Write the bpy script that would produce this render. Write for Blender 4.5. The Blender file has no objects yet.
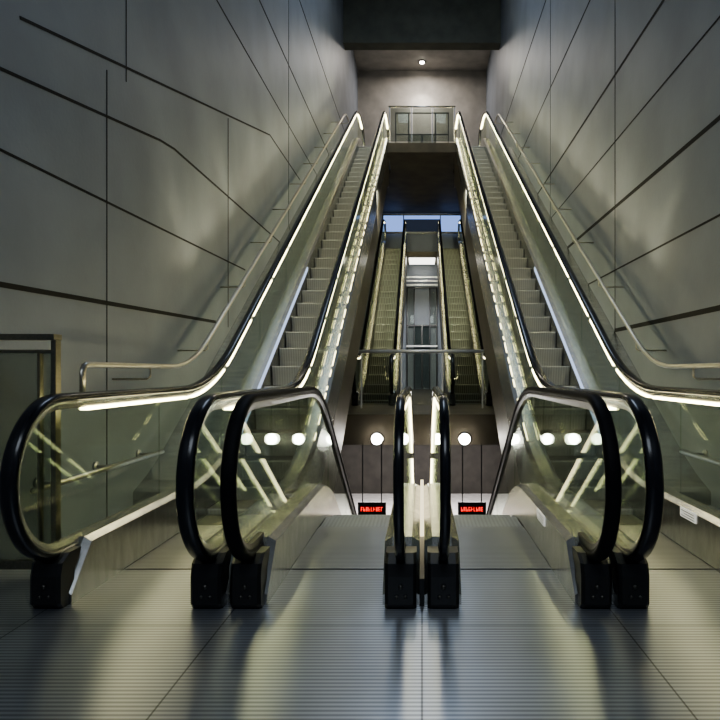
import bpy, math, random, bmesh
from mathutils import Vector
random.seed(3)
S=bpy.context.scene
COL=S.collection
try:
    S.view_settings.look='AgX - Medium High Contrast'
except Exception: pass

# ---------------- materials ----------------
def newmat(name):
    m=bpy.data.materials.new(name); m.use_nodes=True
    nt=m.node_tree; nt.nodes.clear()
    out=nt.nodes.new('ShaderNodeOutputMaterial')
    return m,nt,out
def pbr(name,col,metal=0,rough=.5,var=.15,scale=6,bump=0,bscale=40,stretch=(1,1,1),spec=.5,em=0):
    m,nt,out=newmat(name); N=nt.nodes; L=nt.links
    b=N.new('ShaderNodeBsdfPrincipled'); L.new(b.outputs[0],out.inputs[0])
    b.inputs['Metallic'].default_value=metal; b.inputs['Roughness'].default_value=rough
    b.inputs['Specular IOR Level'].default_value=spec
    if em:
        b.inputs['Emission Color'].default_value=(1,1,1,1); b.inputs['Emission Strength'].default_value=em
    tc=N.new('ShaderNodeTexCoord'); mp=N.new('ShaderNodeMapping'); mp.inputs['Scale'].default_value=stretch
    L.new(tc.outputs['Object'],mp.inputs[0])
    n=N.new('ShaderNodeTexNoise'); n.inputs['Scale'].default_value=scale; n.inputs['Detail'].default_value=5
    L.new(mp.outputs[0],n.inputs['Vector'])
    r=N.new('ShaderNodeValToRGB'); L.new(n.outputs['Fac'],r.inputs[0])
    r.color_ramp.elements[0].position=.3; r.color_ramp.elements[1].position=.7
    r.color_ramp.elements[0].color=tuple(c*(1-var) for c in col)+(1,)
    r.color_ramp.elements[1].color=tuple(min(1,c*(1+var)) for c in col)+(1,)
    L.new(r.outputs[0],b.inputs['Base Color'])
    if bump:
        n2=N.new('ShaderNodeTexNoise'); n2.inputs['Scale'].default_value=bscale; L.new(mp.outputs[0],n2.inputs['Vector'])
        bp=N.new('ShaderNodeBump'); bp.inputs['Strength'].default_value=bump; bp.inputs['Distance'].default_value=.01
        L.new(n2.outputs['Fac'],bp.inputs['Height']); L.new(bp.outputs[0],b.inputs['Normal'])
    return m
def emis(name,col,st):
    m,nt,out=newmat(name); e=nt.nodes.new('ShaderNodeEmission')
    e.inputs[0].default_value=col+(1,); e.inputs[1].default_value=st
    nt.links.new(e.outputs[0],out.inputs[0]); return m
def glassmat(name,tint=(.90,.93,.89),base=.03,gr=.40):
    m,nt,out=newmat(name); N=nt.nodes; L=nt.links
    lw=N.new('ShaderNodeLayerWeight'); lw.inputs[0].default_value=.5
    p=N.new('ShaderNodeMath'); p.operation='POWER'; p.inputs[1].default_value=5; L.new(lw.outputs['Facing'],p.inputs[0])
    q=N.new('ShaderNodeMath'); q.operation='MULTIPLY_ADD'; q.inputs[1].default_value=gr; q.inputs[2].default_value=base; L.new(p.outputs[0],q.inputs[0])
    t=N.new('ShaderNodeBsdfTransparent'); t.inputs[0].default_value=tint+(1,)
    g=N.new('ShaderNodeBsdfGlossy'); g.inputs['Roughness'].default_value=.015; g.inputs['Color'].default_value=(.92,.95,.88,1)
    mx=N.new('ShaderNodeMixShader'); L.new(q.outputs[0],mx.inputs[0]); L.new(t.outputs[0],mx.inputs[1]); L.new(g.outputs[0],mx.inputs[2])
    L.new(mx.outputs[0],out.inputs[0]); return m
def ribbed(name,col,axis,pitch,metal=.7,rough=.35,seam=None,off=(0,0),bumps=.5,var=.3,aniso=0):
    m,nt,out=newmat(name); N=nt.nodes; L=nt.links
    b=N.new('ShaderNodeBsdfPrincipled'); L.new(b.outputs[0],out.inputs[0])
    b.inputs['Metallic'].default_value=metal
    tc=N.new('ShaderNodeTexCoord'); sp=N.new('ShaderNodeSeparateXYZ'); L.new(tc.outputs['Object'],sp.inputs[0])
    def M(op,a,bb=None,c=None):
        n=N.new('ShaderNodeMath'); n.operation=op
        for i,v in enumerate((a,bb,c)):
            if v is None: continue
            if isinstance(v,(int,float)): n.inputs[i].default_value=v
            else: L.new(v,n.inputs[i])
        return n.outputs[0]
    s=M('SINE',M('MULTIPLY',sp.outputs[axis],2*math.pi/pitch))
    s01=M('MULTIPLY_ADD',s,.5,.5)
    noi=N.new('ShaderNodeTexNoise'); noi.inputs['Scale'].default_value=2.2; noi.inputs['Detail'].default_value=3; L.new(tc.outputs['Object'],noi.inputs['Vector'])
    k=M('MULTIPLY_ADD',noi.outputs['Fac'],.4,.8)
    k=M('MULTIPLY',k,M('MULTIPLY_ADD',s01,var,1-var))
    if seam:
        a=M('ABSOLUTE',M('SUBTRACT',M('FRACT',M('ADD',M('DIVIDE',M('SUBTRACT',sp.outputs[0],off[0]),seam),.5)),.5))
        c=M('ABSOLUTE',M('SUBTRACT',M('FRACT',M('ADD',M('DIVIDE',M('SUBTRACT',sp.outputs[1],off[1]),seam),.5)),.5))
        d=M('GREATER_THAN',M('MINIMUM',a,c),.004)
        k=M('MULTIPLY',k,M('MULTIPLY_ADD',d,.6,.4))
    rgb=N.new('ShaderNodeMix'); rgb.data_type='RGBA'; rgb.inputs[6].default_value=(0,0,0,1); rgb.inputs[7].default_value=col+(1,)
    L.new(k,rgb.inputs[0]); L.new(rgb.outputs[2],b.inputs['Base Color'])
    L.new(M('MULTIPLY_ADD',noi.outputs['Fac'],.08,rough-.04),b.inputs['Roughness'])
    if aniso:
        b.inputs['Anisotropic'].default_value=aniso
        cx=N.new('ShaderNodeCombineXYZ'); cx.inputs[1].default_value=1.0; L.new(cx.outputs[0],b.inputs['Tangent'])
    if bumps:
        bp=N.new('ShaderNodeBump'); bp.inputs['Strength'].default_value=bumps; bp.inputs['Distance'].default_value=.004
        L.new(s01,bp.inputs['Height']); L.new(bp.outputs[0],b.inputs['Normal'])
    return m

M_wall=pbr('concrete_panel',(.265,.295,.345),0,.5,.12,1.1,.15,25,(1,1,1))
M_joint=pbr('joint_black',(.008,.008,.008),0,.7)
M_floor=ribbed('ribbed_floor',(.55,.575,.61),1,.030,.85,.34,.95,(0,3.16),0,.5,.82)
M_land=ribbed('landing_plate',(.42,.43,.44),1,.030,.82,.34,None,(0,0),0,.45,.8)
M_step=ribbed('step_riser_metal',(.37,.39,.42),0,.03,.2,.42,None,(0,0),.15,.2)
M_tread=ribbed('step_tread_metal',(.05,.053,.057),0,.03,.4,.45,None,(0,0),0,.5)
M_fstep=ribbed('olive_step_metal',(.25,.265,.21),0,.05,.2,.45,None,(0,0),0,.6)
M_steel=pbr('brushed_steel',(.55,.55,.52),1,.26,.12,8,.1,60,(8,1,8))
M_chrome=pbr('bright_chrome_rail',(.80,.81,.80),.25,.3,.05)
M_darksteel=pbr('dark_steel',(.12,.115,.10),1,.30,.12,8,.1,60,(8,1,8))
M_bronze=pbr('dark_brass_frame',(.26,.245,.19),1,.30,.12,8,.1,60,(8,1,8))
M_brass=pbr('warm_steel',(.50,.48,.42),1,.28,.12,8,.1,60,(8,1,8))
M_base=pbr('satin_steel_deck',(.50,.50,.475),1,.27,.15,5,.05,60,(1,4,1))
M_brown=pbr('bronze_cladding',(.12,.103,.075),.6,.42,.2,2)
M_dark=pbr('dark_soffit',(.085,.072,.052),0,.6,.3,2)
M_beam=pbr('dark_green_beam',(.13,.135,.105),0,.6,.2,2)
M_upper=pbr('upper_plaster',(.42,.40,.37),0,.7,.15,2)
M_rubber=pbr('black_rubber',(.008,.009,.012),0,.2,.2,10)
M_rubber2=pbr('matte_black_rubber',(.008,.008,.009),0,.55,.2,10,spec=.12)
M_black=pbr('black_plastic',(.012,.012,.012),0,.35)
M_white=pbr('white_label',(.9,.9,.88),0,.5,.05,em=.35)  # slight emission added so the labels stay bright in dim light
M_pale=pbr('platform_floor',(.7,.68,.66),0,.4,.2,3)
M_pdark=pbr('platform_wall',(.04,.036,.03),0,.6,.3,2)
M_glass=glassmat('balustrade_glass')
M_glass2=glassmat('clear_glass',(.92,.93,.90),.03)
M_glass3=glassmat('smoked_glass',(.66,.69,.67),.03,.2)
M_strip=emis('light_strip_glow',(1,.88,.50),15)
M_strip2=emis('light_strip_dim',(1,.89,.55),8.5)
M_bead=emis('base_light_glow',(1,.87,.46),7)
M_skirt_sheen=emis('skirt_sheen_glow',(.60,.73,1),1.1)  # emission painted in place of a blue-white reflection
M_deckglow=emis('painted_deck_glow',(1,.88,.58),1.8)  # glow painted on the centre deck for strip light it only catches
M_lamp=emis('lamp_globe',(1,.97,.92),40)
M_blue=emis('blue_light',(.28,.44,.95),1.1)
M_grey=emis('grey_glow',(.25,.32,.5),.10)
M_red=emis('red_led',(1,.04,.03),2.6)
M_ceil=emis('ceiling_panel',(1,.97,.9),3)
M_down=emis('downlight',(1,.92,.8),60)

# ---------------- builders ----------------
def mesh(name,vs,fs,mat,parent=None,smooth=False,origin=None,bev=0):
    o0=Vector(parent.location) if parent else Vector(origin or (0,0,0))
    me=bpy.data.meshes.new(name); me.from_pydata([tuple(Vector(v)-o0) for v in vs],[],fs); me.update()
    bm=bmesh.new(); bm.from_mesh(me); bmesh.ops.recalc_face_normals(bm,faces=bm.faces); bm.to_mesh(me); bm.free()
    ob=bpy.data.objects.new(name,me); COL.objects.link(ob); me.materials.append(mat)
    if smooth:
        for p in me.polygons: p.use_smooth=True
    if parent: ob.parent=parent
    else: ob.location=o0
    if bev:
        b=ob.modifiers.new('bevel','BEVEL'); b.width=bev; b.segments=2; b.limit_method='ANGLE'
    return ob
def boxdata(bl):
    vs=[];fs=[]
    for (x0,x1,y0,y1,z0,z1) in bl:
        n=len(vs)
        vs+=[(x0,y0,z0),(x1,y0,z0),(x1,y1,z0),(x0,y1,z0),(x0,y0,z1),(x1,y0,z1),(x1,y1,z1),(x0,y1,z1)]
        fs+=[tuple(n+i for i in f) for f in ((3,2,1,0),(4,5,6,7),(0,1,5,4),(1,2,6,5),(2,3,7,6),(3,0,4,7))]
    return vs,fs
def boxes(name,bl,mat,parent=None,bev=0,origin=None):
    vs,fs=boxdata(bl); return mesh(name,vs,fs,mat,parent,False,origin,bev)
def struct(o): o['kind']='structure'; return o
def loft(secs,data=None):
    vs,fs=data if data else ([],[])
    n=len(secs[0]); b=len(vs)
    for s in secs: vs+=s
    for i in range(len(secs)-1):
        for j in range(n):
            k=(j+1)%n
            fs.append((b+i*n+j,b+i*n+k,b+(i+1)*n+k,b+(i+1)*n+j))
    fs.append(tuple(b+j for j in range(n))); fs.append(tuple(b+(len(secs)-1)*n+j for j in range(n))[::-1])
    return vs,fs
def sweep(path,prof,X):
    secs=[]
    for i,(y,z) in enumerate(path):
        a=path[max(0,i-1)]; c=path[min(len(path)-1,i+1)]
        t=Vector((c[0]-a[0],c[1]-a[1])).normalized(); n=(-t.y,t.x)
        secs.append([(X+px,y+n[0]*pn,z+n[1]*pn) for px,pn in prof])
    return secs
def tube(name,pts,r,mat,parent=None,n=10,origin=None,data=None):
    pts=[Vector(p) for p in pts]; secs=[]
    for i,p in enumerate(pts):
        t=(pts[min(len(pts)-1,i+1)]-pts[max(0,i-1)]).normalized()
        u=t.cross(Vector((0,0,1)));
        if u.length<.05: u=t.cross(Vector((1,0,0)))
        u.normalize(); v=u.cross(t)
        secs.append([tuple(p+u*r*math.cos(2*math.pi*j/n)+v*r*math.sin(2*math.pi*j/n)) for j in range(n)])
    d=loft(secs,data)
    if name is None: return d
    return mesh(name,d[0],d[1],mat,parent,True,origin)
def cyl(c,ax,r,l,n=20,data=None):
    c=Vector(c);a=Vector(ax).normalized()
    return tube(None,[c-a*l/2,c+a*l/2],r,None,n=n,data=data)
def empty(name,loc,label,cat,group=None):
    e=bpy.data.objects.new(name,None); e.empty_display_size=.2; e.location=loc; COL.objects.link(e)
    e['label']=label; e['category']=cat
    if group: e['group']=group
    return e
def tag(o,label,cat,group=None):
    o['label']=label;o['category']=cat
    if group:o['group']=group
    return o
def frange(a,b,s):
    n=max(1,int(round((b-a)/s))); return [a+(b-a)*i/n for i in range(n+1)]

K=math.tan(math.radians(30))
def ramp(t,r):
    if t<-r: return 0
    if t<r: return (t+r)**2/(4*r)
    return t

HH=1.06; R=.40; ZC=.66
def escalator(xl,xr,yc0,yc1,k1,k2,sl,zb,label,strips,depth,stepr,group,rr=.7,w=.085,stripmat=None,y0strip=3.75,plaque=None,hs=(1.0,1.0),seg=1.3,gap=.16,beads=(0,0),guide=None,skirt=0,ww2=(None,None),stepm=None,rub=(None,None)):
    line=lambda y: zb+sl*(ramp(y-k1,rr)-ramp(y-k2,rr))
    xm=(xl+xr)/2
    root=empty('escalator',(xm,yc0,zb),label,'escalator',group)
    zt=line(yc1)
    ys=frange(yc0,yc1,.2)
    path=[(yc0+.22,zb+ZC-R),(yc0+.1,zb+ZC-R)]
    for i in range(0,25):
        a=math.radians(-90-180*i/24); path.append((yc0+R*math.cos(a),zb+ZC+R*math.sin(a)))
    path+=[(y,line(y)+HH) for y in ys[1:-1]]
    for i in range(0,17):
        a=math.radians(90-180*i/16); path.append((yc1+R*math.cos(a),zt+ZC+R*math.sin(a)))
    path+=[(yc1-.1,zt+ZC-R),(yc1-.22,zt+ZC-R)]
    hp0=[(-.030,-.016),(-.040,-.004),(-.041,.010),(-.032,.022),(-.014,.028),(.014,.028),(.032,.022),(.041,.010),(.040,-.004),(.030,-.016)]
    gp0=[(-.016,-.055),(-.026,-.030),(-.028,-.014),(.028,-.014),(.026,-.030),(.016,-.055)]
    for X,side in ((xl,0),(xr,1)):
        h_=hs[side]
        hp=[(a*h_,b) for a,b in hp0]; gp=[(a*h_,b) for a,b in gp0]
        d=loft(sweep(path,hp,X)); mesh('handrail',d[0],d[1],rub[side] or M_rubber,root,True)
        d=loft(sweep(path,gp,X)); mesh('handrail_guide',d[0],d[1],guide or M_steel,root,False)
        q=R-.05; g0=yc0-q+.004; g1=yc1+q-.004
        cuts=[g0]; y=yc0+1.35
        while y<g1-1: cuts.append(y); y+=1.5
        cuts.append(g1)
        for a,b in zip(cuts[:-1],cuts[1:]):
            secs=[]
            st=.03 if a<yc0 or b>yc1 else .15
            for yy in frange(a+.004,b-.004,st):
                if yy<yc0:
                    h=math.sqrt(max(0,q*q-(yy-yc0)**2)); t=zb+ZC+h; bo=zb+ZC-h
                elif yy>yc1:
                    h=math.sqrt(max(0,q*q-(yy-yc1)**2)); t=zt+ZC+h; bo=zt+ZC-h
                else: t=line(yy)+HH-.05; bo=line(yy)+.29
                secs.append([(X-.006,yy,bo),(X+.006,yy,bo),(X+.006,yy,t),(X-.006,yy,t)])
            D=loft(secs)
            mesh('glass_panel',D[0],D[1],M_glass,root)
        wi=ww2[side] or w
        secs=[]
        for yy in [yc0-.03,yc0+.08,yc0+.18]+frange(yc0+.25,yc1-.10,.1):
            l=line(yy); flat=(yy<k1-rr-.1)
            bt=l if flat else l-.28
            hh=.275 if yy>yc0+.15 else .05+.225*(yy-yc0+.03)/.21
            secs.append([(X-wi,yy,bt),(X-wi,yy,l+hh),(X-wi*.55,yy,l+hh+.025),(X+wi*.55,yy,l+hh+.025),(X+wi,yy,l+hh),(X+wi,yy,bt)])
        d=loft(secs); mesh('skirt_deck',d[0],d[1],M_base,root)
        ww=wi*.84; F=[]
        for s,(yf,yb) in ((0,(yc0-.09,yc0+.02)),(.03,(yc0-.12,yc0+.02)),(.17,(yc0-.12,yc0+.03)),(.23,(yc0-.10,yc0+.08)),(.268,(yc0-.03,yc0+.10))):
            F.append([(X-ww,yf+.015,zb+s),(X-ww*.8,yf,zb+s),(X+ww*.8,yf,zb+s),(X+ww,yf+.015,zb+s),(X+ww,yb,zb+s),(X-ww,yb,zb+s)])
        d=loft(F); mesh('newel_foot',d[0],d[1],M_black,root)
        if zb==0:
            for dx,dz,rad in ((-.02,.07,.008),(.025,.07,.008),(0,.12,.011)):
                D=cyl((X+dx,yc0-.123,zb+dz),(0,1,0),rad,.012); mesh('key_switch',D[0],D[1],M_darksteel,root,True)
        if strips[side]:
            y=y0strip; first=True; sw=.024*h_
            while y<yc1-.3:
                yb=min(y+(1.6 if first else seg),yc1-.2)
                secs=[]
                for yy in frange(y,yb,.15):
                    z=line(yy)+HH-.066
                    secs.append([(X-sw,yy,z-.008),(X+sw,yy,z-.008),(X+sw,yy,z+.008),(X-sw,yy,z+.008)])
                D=loft(secs); mesh('light_strip',D[0],D[1],stripmat or M_strip,root)
                y=yb+gap; first=False
        if beads[side]:
            y=6.4
            while y<k2:
                ln=random.uniform(.05,.30)
                xx=X+beads[side]*w*.62; secs=[]
                for yy in (y,y+ln):
                    z=line(yy)+.298
                    secs.append([(xx-.005,yy,z-.004),(xx+.005,yy,z-.004),(xx+.005,yy,z+.006),(xx-.005,yy,z+.006)])
                D=loft(secs); mesh('deck_light',D[0],D[1],M_bead,root)
                y+=ln+random.uniform(.06,.22)
    if skirt:  # glowing strip imitates a sheen along the inner deck, not a fitted lamp
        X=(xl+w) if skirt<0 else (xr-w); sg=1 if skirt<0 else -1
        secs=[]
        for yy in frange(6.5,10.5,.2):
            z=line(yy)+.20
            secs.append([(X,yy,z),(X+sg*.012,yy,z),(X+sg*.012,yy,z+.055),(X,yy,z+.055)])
        D=loft(secs); o=mesh('skirt_sheen',D[0],D[1],M_skirt_sheen,root); o['label']='pale blue glowing strip imitating a reflection on the inner deck'
    secs=[]
    x0=xl-w+.004; x1=xr+w-.004
    for yy in frange(k1-.35,min(k2+.6,yc1-.2),.3):
        l=line(yy); secs.append([(x0,yy,l-depth),(x1,yy,l-depth),(x1,yy,l-.27),(x0,yy,l-.27)])
    d=loft(secs); mesh('truss_cladding',d[0],d[1],M_brown,root)
    xa=xl+w+.003; xb=xr-w-.003
    ls=k1-rr-.1
    boxes('comb_plate',[(xa,xb,yc0+.58,ls,zb+.001,zb+.005)],M_land,root)
    if sl>0: boxes('comb_plate',[(xa,xb,k2+rr,yc1-.1,zt-.05,zt+.012)],M_land,root)
    prof=[]; 
    s=1 if sl>0 else -1
    for t in range(7):
        a=t/6; prof.append((-.2+.045*math.sin(a*math.pi/2)*1.0,-.012-.235*a))
    prof=[(-.196,0)]+prof+[(.195,-.24),(.195,0)]
    sec=lambda x:[(x,s*y,z) for y,z in prof]
    d=loft([sec(xa+.004-xm),sec(xb-.004-xm)])
    me=None; y=ls+.2
    while y<min(k2+rr,stepr):
        if me is None:
            vs=[Vector(v)+Vector(root.location) for v in d[0]]
            o=mesh('step',vs,d[1],stepm or M_step,root); me=o
            o.data.materials.append(M_tread if sl>0 else M_step)
            for p in o.data.polygons:
                if p.normal.z>.9: p.material_index=1
        else:
            o=me.copy(); COL.objects.link(o); o.parent=root
        o.location=(0,y-yc0,line(y)-zb+.0)
        y+=.4
    if plaque:
        for X,yy,dz in plaque:
            l=line(yy)+dz
            x=X-w
            boxes('notice_label',[(x-.006,x-.001,yy-.13,yy+.13,l+.195,l+.260)],M_white,root)
            boxes('notice_text',[(x-.008,x-.006,yy-.11,yy+.11-.05*(i%2),l+.205+.017*i,l+.210+.017*i) for i in range(3)],M_black,root)
    return root

UP='tall upward escalator with glass balustrades and lit handrails beside concrete wall'
DN='short glass-sided escalator descending to the platform from ribbed metal floor'
FAR='distant escalator rising from the mezzanine landing, glass-sided with green-lit steps'
k2u=6.0+7.9/K
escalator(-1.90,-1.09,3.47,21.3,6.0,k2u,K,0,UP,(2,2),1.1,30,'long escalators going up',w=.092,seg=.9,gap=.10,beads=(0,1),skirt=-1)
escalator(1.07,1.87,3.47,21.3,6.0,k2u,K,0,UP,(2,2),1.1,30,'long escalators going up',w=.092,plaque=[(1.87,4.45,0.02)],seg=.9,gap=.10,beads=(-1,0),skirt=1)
escalator(-.89,-.108,3.47,16.2,5.75,5.75+5/K,-K,0,DN,(0,1),1.1,30,'escalators going down',.5,.092,M_strip2,hs=(.9,.60),guide=M_black,ww2=(None,.095),rub=(M_rubber2,None))
escalator(.108,.88,3.47,16.2,5.75,5.75+5/K,-K,0,DN,(1,0),1.1,30,'escalators going down',.5,.092,M_strip2,hs=(.60,.9),guide=M_black,ww2=(.095,None),rub=(None,M_rubber2),plaque=[(.88,4.4,0.015)])
RF=5.25
escalator(-1.4,-.63,14.0,25.0,15.2,15.2+RF/K,K,.5,FAR,(2,2),.9,30,'distant escalators',.6,.075,M_strip2,14.6,stepm=M_fstep)
escalator(.63,1.4,14.0,25.0,15.2,15.2+RF/K,K,.5,FAR,(2,2),.9,30,'distant escalators',.6,.075,M_strip2,14.6,stepm=M_fstep)

# ---------------- structure ----------------
WX=2.6
struct(boxes('floor',[(-WX,WX,-4,5.1,-.3,0),(-WX,-2.0,5.1,6.0,-.3,0),(1.97,WX,5.1,6.0,-.3,0)],M_floor))
struct(boxes('wall_left',[(-WX-.3,-WX,-4,27.3,-.3,15)],M_wall))
struct(boxes('wall_right',[(WX,WX+.3,-4,27.3,-.3,15)],M_wall))
struct(boxes('ceiling',[(-WX,WX,2,22,15,15.2)],M_dark))
struct(boxes('trim_1',[(-WX,WX,22,22.5,12.06,15)],M_beam))
struct(boxes('ceiling_upper',[(-WX,WX,22.5,27,13.4,13.6)],M_upper))
struct(boxes('wall_back',[(-WX,WX,27,27.3,7.6,15)],M_upper))
struct(boxes('floor_upper',[(-1.0,1.0,19.5,27,7.62,7.9),(-WX,-1.0,21.5,27,7.62,7.9),(1.0,WX,21.5,27,7.62,7.9)],M_dark))
struct(boxes('wall_mid',[(-WX,WX,27,27.3,.0,7.6)],M_wall))
struct(boxes('floor_mid',[(-WX,WX,25.2,27,RF+.3,RF+.5)],M_dark))
struct(boxes('floor_mezzanine',[(-WX,WX,11,27,0,.5)],M_brown))
struct(boxes('floor_platform',[(-6,6,5,34,-5.2,-5)],M_pale))
struct(boxes('wall_platform',[(-6,6,34,34.3,-5,0)],M_pdark))
struct(boxes('ceiling_platform',[(-6,-WX-.3,5,34,-.3,-.1),(WX+.3,6,5,34,-.3,-.1),(-WX,WX,27.3,34,-.3,-.1)],M_pdark))
struct(boxes('wall_void',[(-WX,WX,4.55,4.6,-5,-.3)],M_pdark))
for i,(a,b) in enumerate(((-WX,-1.995),(1.965,WX))):
    secs=[]
    for yy in frange(6.0,21.5,.3):
        l=K*(ramp(yy-6.0,.7)-ramp(yy-k2u,.7))
        secs.append([(a,yy,l-.3),(b,yy,l-.3),(b,yy,l+.02),(a,yy,l+.02)])
    d=loft(secs); struct(mesh('trim_%d'%(i+2),d[0],d[1],M_base))
def cover(y0,y1,h,name,mat):
    secs=[]
    for yy in frange(y0,y1,.2):
        l=-K*(ramp(yy-5.75,.5)-ramp(yy-(5.75+5/K),.5))
        secs.append([(-.012,yy,l+.0 if yy<5 else l-.1),(.012,yy,l+.0 if yy<5 else l-.1),(.012,yy,l+h),(-.012,yy,l+h)])
    d=loft(secs); struct(mesh(name,d[0],d[1],mat))
cover(3.42,4.3,.14,'trim_7',M_black)
cover(4.3,12,.33,'trim_8',M_deckglow)
for i,zb_ in enumerate((4.95,4.80,4.64,2.2)):
    struct(boxes('trim_%d'%(9+i),[(-.62,.62,26.60,26.67,zb_,zb_+.07)],M_chrome))
def joints(name,X,lines):
    D=([],[]); s=1 if X<0 else -1
    for pts,w in lines:
        for (a,b) in zip(pts[:-1],pts[1:]):
            t=Vector((b[0]-a[0],b[1]-a[1])).normalized(); n=Vector((-t.y,t.x))*w/2
            P=[(a[0]+n.x,a[1]+n.y),(b[0]+n.x,b[1]+n.y),(b[0]-n.x,b[1]-n.y),(a[0]-n.x,a[1]-n.y)]
            D=loft([[(X,p[0],p[1]) for p in P],[(X+s*.004,p[0],p[1]) for p in P]],D)
    struct(mesh(name,D[0],D[1],M_joint))
joints('trim_4',-WX,[([(4.31,3.49),(11.4,5.25),(14.2,5.29)],.022),([(2,2.8),(4.11,3.07),(6.62,3.5),(7.0,3.54),(11.8,3.57),(20,3.6)],.022),
 ([(2,2.5),(4.11,2.57),(9.8,2.7)],.018),([(2,1.72),(4.11,1.74),(8.4,1.83)],.035),([(8,7.1),(20,7.3)],.03),([(10,9.0),(24,9.3)],.035),([(8,5.9),(18,6.1)],.02),
 ([(5.5,0),(5.5,3.69)],.010),([(8.94,1.8),(8.94,4.6)],.016),([(5.86,3.75),(5.86,4.5)],.010),([(13,3.5),(13,9)],.02)])
joints('trim_5',WX,[([(3,5.2),(22,5.2)],.036),([(3,4.3),(16,4.3)],.018),([(3,3.42),(14,3.42)],.046),([(3,2.57),(11,2.57)],.020),([(3,1.76),(9,1.76)],.05),([(5,6.95),(24,6.95)],.03),([(8,9.0),(24,9.0)],.04),
 ([(8.98,0),(8.98,7)],.018),([(13.5,3.4),(13.5,9)],.02)])

for s in (-1,1):
    X=s*2.28
    e=empty('wall_handrail',(X,4.5,1.0),'slim steel tubular handrail on brackets along the concrete wall','handrail','wall handrails')
    l=lambda yy:1.25+K*(ramp(yy-6.6,.5)-ramp(yy-20,.5))
    pts=[(X,4.48,1.02),(X,4.48,1.2),(X,4.50,1.24),(X,4.54,1.25)]+[(X,yy,l(yy)) for yy in frange(4.65,21,.2)]
    tube('rail',pts,.021,M_brass,e)
    for yy in frange(5.6,20.6,1.5):
        z=l(yy); D=tube(None,[(X,yy,z-.02),(X,yy,z-.09),(X+s*.03,yy,z-.11),(s*WX,yy,z-.11)],.009,None,n=8)
        mesh('bracket',D[0],D[1],M_brass,e,True)
    e=empty('lower_wall_rail',(s*2.45,4.3,.35),'low steel tube rail on round brackets along wall base','handrail','low wall rails')
    tube('rail',[(s*2.45,4.2,.45),(s*2.45,6.3,.45)],.02,M_brass,e)
    for yy in (4.5,5.3,6.1):
        D=cyl((s*2.525,yy,.45),(1,0,0),.012,.15,n=10); mesh('bracket',D[0],D[1],M_brass,e,True)
        D=cyl((s*2.59,yy,.45),(1,0,0),.04,.02,n=16); mesh('bracket_plate',D[0],D[1],M_brass,e,True)

b=empty('glass_barrier',(-2.3,3.9,0),'waist-high glass barrier with brassy steel frame beside concrete wall','barrier')
boxes('frame',[(-2.59,-2.12,3.84,3.93,1.385,1.42),(-2.59,-2.14,3.87,3.92,1.31,1.33),(-2.15,-2.12,3.86,3.92,0,1.385),(-2.235,-2.22,3.87,3.92,.1,1.31),(-2.59,-2.15,3.88,3.92,.05,.10)],M_bronze,b,.004)
boxes('glass_panel',[(-2.58,-2.155,3.893,3.905,.10,1.31)],M_glass3,b)

def railing(x0,x1,y,z,h,label,posts,r=.028,m=None,g=None):
    e=empty('glass_railing',((x0+x1)/2,y,z),label,'railing')
    m=m or M_chrome
    tube('top_rail',[(x0,y,z+h),(x1,y,z+h)],r,m,e)
    n=len(posts)-1
    for i in range(n): boxes('glass_panel',[(posts[i]+.03,posts[i+1]-.03,y-.006,y+.006,z+.06,z+h-.04)],g or M_glass2,e)
    for p in posts: boxes('post',[(p-.014,p+.014,y-.014,y+.014,z,z+h-.02)],m,e)
railing(-.98,.98,19.56,7.9,1.08,'glass railing with steel top rail on upper bridge edge',[-.95,-.3,.3,.95],.026,M_steel,M_glass3)
railing(-1.22,1.22,12.9,.5,1.1,'glass railing with chrome top rail on mezzanine landing',[-1.17,-.4,.4,1.17],.034)

def lift(y,z,w,h,label,fm,t=.05):
    e=empty('lift_enclosure',(0,y,z),label,'lift')
    boxes('frame',[(-w,-w+t,y,y+t,z,z+h),(w-t,w,y,y+t,z,z+h),(-w,w,y,y+t,z+h-t,z+h),(-w,w,y,y+t,z+h*.62,z+h*.62+t),(-.03,.03,y,y+t,z,z+h*.62),(-w*.5-.02,-w*.5+.02,y,y+t,z,z+h),(w*.5-.02,w*.5+.02,y,y+t,z,z+h)],fm,e,.005)
    boxes('door',[(-w*.5+.02,-.03,y+.02,y+.04,z+.02,z+h*.62)],M_glass3,e)
    boxes('door',[(.03,w*.5-.02,y+.02,y+.04,z+.02,z+h*.62)],M_glass3,e)
    for a,c in ((-w+t,-w*.5-.02),(w*.5+.02,w-t)): boxes('glass_panel',[(a,c,y+.02,y+.04,z+.02,z+h-t)],M_glass2,e)
lift(22.3,7.9,.9,1.98,'steel-framed glass lift enclosure on upper bridge',M_darksteel,.035)
lift(26.7,.5,.62,4.1,'dark-framed glass lift doors between distant escalators',M_black)

struct(boxes('window_1',[(-1.55,-.76,26.9,26.98,6.85,7.5)],M_blue))
struct(boxes('window_2',[(.76,1.55,26.9,26.98,6.85,7.5)],M_blue))
struct(boxes('window_3',[(-.72,.72,26.9,26.98,6.85,7.36)],M_grey))
struct(boxes('window_4',[(-.72,.72,26.9,26.98,7.38,7.5)],M_blue))
struct(boxes('trim_6',[(-1.6,1.6,26.84,26.9,6.77,6.85),(-1.6,1.6,26.84,26.9,7.5,7.56),(-1.6,-1.55,26.84,26.9,6.85,7.5),(1.55,1.6,26.84,26.9,6.85,7.5),(-.76,-.72,26.84,26.9,6.85,7.5),(.72,.76,26.84,26.9,6.85,7.5)],M_steel))
tag(boxes('ceiling_light',[(-.5,.5,25.4,26.6,RF+.24,RF+.3)],M_ceil,origin=(0,26,RF+.27)),'flat glowing ceiling light panel above lift doors','ceiling light')

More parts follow.
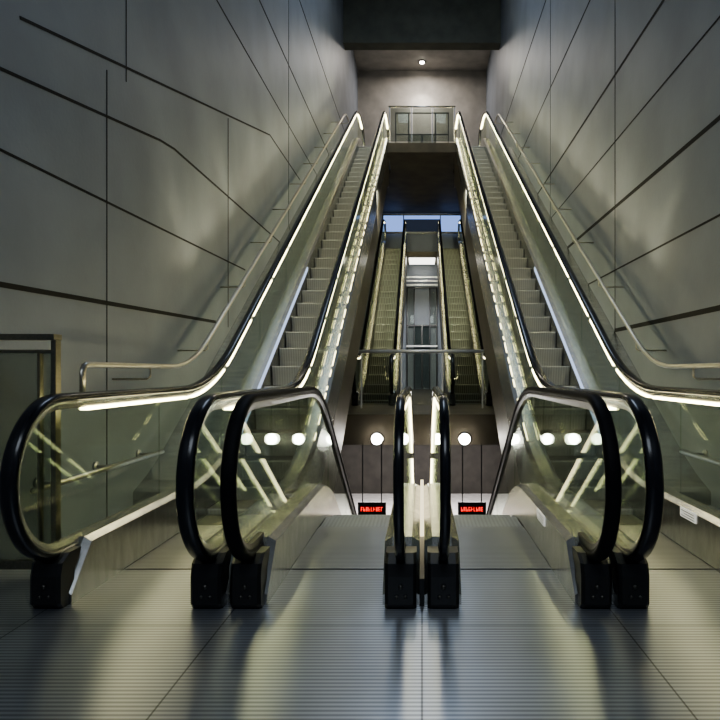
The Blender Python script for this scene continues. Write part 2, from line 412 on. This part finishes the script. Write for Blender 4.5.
def globe(x,y,z,r,mat=M_lamp):
    e=empty('wall_lamp',(x,y,z),'small round glowing lamp fixed to bronze fascia','lamp','round fascia lamps')
    me=bpy.data.meshes.new('bulb'); bm=bmesh.new(); bmesh.ops.create_uvsphere(bm,u_segments=20,v_segments=12,radius=r); bm.to_mesh(me); bm.free()
    me.materials.append(mat); o=bpy.data.objects.new('bulb',me); COL.objects.link(o); o.parent=e; o.location=(0,-.06,0)
    for p in me.polygons: p.use_smooth=True
    D=cyl((x,y-.02,z),(0,1,0),r*1.15,.04); mesh('mount',D[0],D[1],M_steel,e,True)
for x in (-.74,.70,-.30,.25): globe(x,11,.10,.09)

e=empty('downlight',(0,26.2,13.4),'small round recessed ceiling downlight','lamp')
D=cyl((0,26.2,13.36),(0,0,1),.08,.04); mesh('bulb',D[0],D[1],M_down,e,True)
D=cyl((0,26.2,13.385),(0,0,1),.14,.03); mesh('trim_ring',D[0],D[1],M_steel,e,True)

for x in (-1.5,1.5):
    e=empty('information_display',(x,20,-2.9),'black hanging display with red LED lettering above platform','display','platform displays')
    boxes('housing',[(x-.42,x+.42,19.96,20.1,-3.1,-2.7)],M_black,e,.01)
    for q in (-.3,.27): boxes('hanger',[(x+q,x+q+.03,20.02,20.05,-2.7,-.01)],M_black,e)
    bl=[]; xx=x-.33
    while xx<x+.3:
        z0=-2.97; h=.13; t=.018; wd=.05; f=lambda a,b_,c,d_:bl.append((xx+a,xx+b_,19.95,19.96,z0+c,z0+d_))
        f(0,t,0,h)
        if random.random()<.6: f(0,wd,h-t,h)
        if random.random()<.6: f(0,wd,h*.5-t/2,h*.5+t/2)
        if random.random()<.6: f(0,wd,0,t)
        if random.random()<.6: f(wd-t,wd,0,h*(1 if random.random()<.5 else .5))
        xx+=.075
    boxes('led_text',bl,M_red,e)

# ---------------- lights ----------------
def area(name,loc,rot,sx,sy,p,col):
    l=bpy.data.lights.new(name,'AREA'); l.shape='RECTANGLE'; l.size=sx; l.size_y=sy; l.energy=p; l.color=col
    o=bpy.data.objects.new(name,l); o.location=loc; o.rotation_euler=rot; COL.objects.link(o); return o
def spot(name,loc,tgt,p,col,ang,blend=.6,soft=.02):
    l=bpy.data.lights.new(name,'SPOT'); l.energy=p; l.color=col; l.spot_size=math.radians(ang); l.spot_blend=blend; l.shadow_soft_size=soft
    o=bpy.data.objects.new(name,l); o.location=loc; o.rotation_euler=(Vector(tgt)-Vector(loc)).to_track_quat('-Z','Y').to_euler(); COL.objects.link(o)
area('roof_fill',(0,12.5,14.5),(0,0,0),2.5,7,330,(.68,.81,1))  # unseen overhead fill added for the base brightness of the walls
area('hall_fill',(0,-1.0,5.5),(math.radians(10),0,0),3.4,2.4,120,(.80,.89,1))  # fill added behind the camera, no fixture there
area('platform_light',(0,27,-.6),(0,0,0),8,5,1500,(1,.94,.92))
area('upper_light',(0,25.5,13.2),(0,0,0),.5,.5,120,(1,.92,.84))
spot('wall_glow_spot',(0,26.1,13.1),(0,27.0,11.0),260,(1,.93,.84),70,1)
for s in (-1,1): spot('step_fill',(s*.9,14.5,5.2),(s*1.0,20,3),600,(1,.98,.74),75)  # added light lifting the dark far steps, no lamp hangs here
spot('shaft_fill',(0,20.0,4.4),(0,26,1.5),800,(.95,.96,1),50)  # extra light put in to brighten the lower lift doors
spot('rail_fill',(0,10.2,3.4),(0,12.9,1.6),60,(.95,.97,1),70)  # invented spot that picks out the mezzanine railing
spot('soffit_fill',(0,17.5,3.6),(0,22,7.6),130,(1,.92,.70),80,1)  # uplight added to brighten the brown recess under the bridge
for s in (-1,1):
    yy=7.6; i=0
    while yy<20:
        z=K*(yy-6)+1.35
        spot('wall_glow_fill',(s*2.08,yy,z),(s*2.6,yy-.7,z+1.3),16,(1,.90,.56),125,1,.05)  # added wall glow beside the escalators, not a real washer fitting
        if i%2==0: spot('wall_streak_fill',(s*2.30,yy,z-.1),(s*2.60,yy-1.0,z+1.15),26,(1,.90,.56),30,.9,.05)  # narrow beams added to shape diagonal light streaks on the wall
        yy+=.8; i+=1
W=bpy.data.worlds.new('world'); S.world=W; W.use_nodes=True
W.node_tree.nodes['Background'].inputs[0].default_value=(.60,.69,.85,1); W.node_tree.nodes['Background'].inputs[1].default_value=.13

cam=bpy.data.cameras.new('camera'); co=bpy.data.objects.new('camera',cam); COL.objects.link(co)
co.location=(0,0,1.2); co.rotation_euler=(math.radians(90),0,0)
cam.sensor_width=36; cam.lens=36*667/720; cam.shift_x=-62/720; cam.shift_y=12/720; cam.clip_start=.05; cam.clip_end=200
S.camera=co
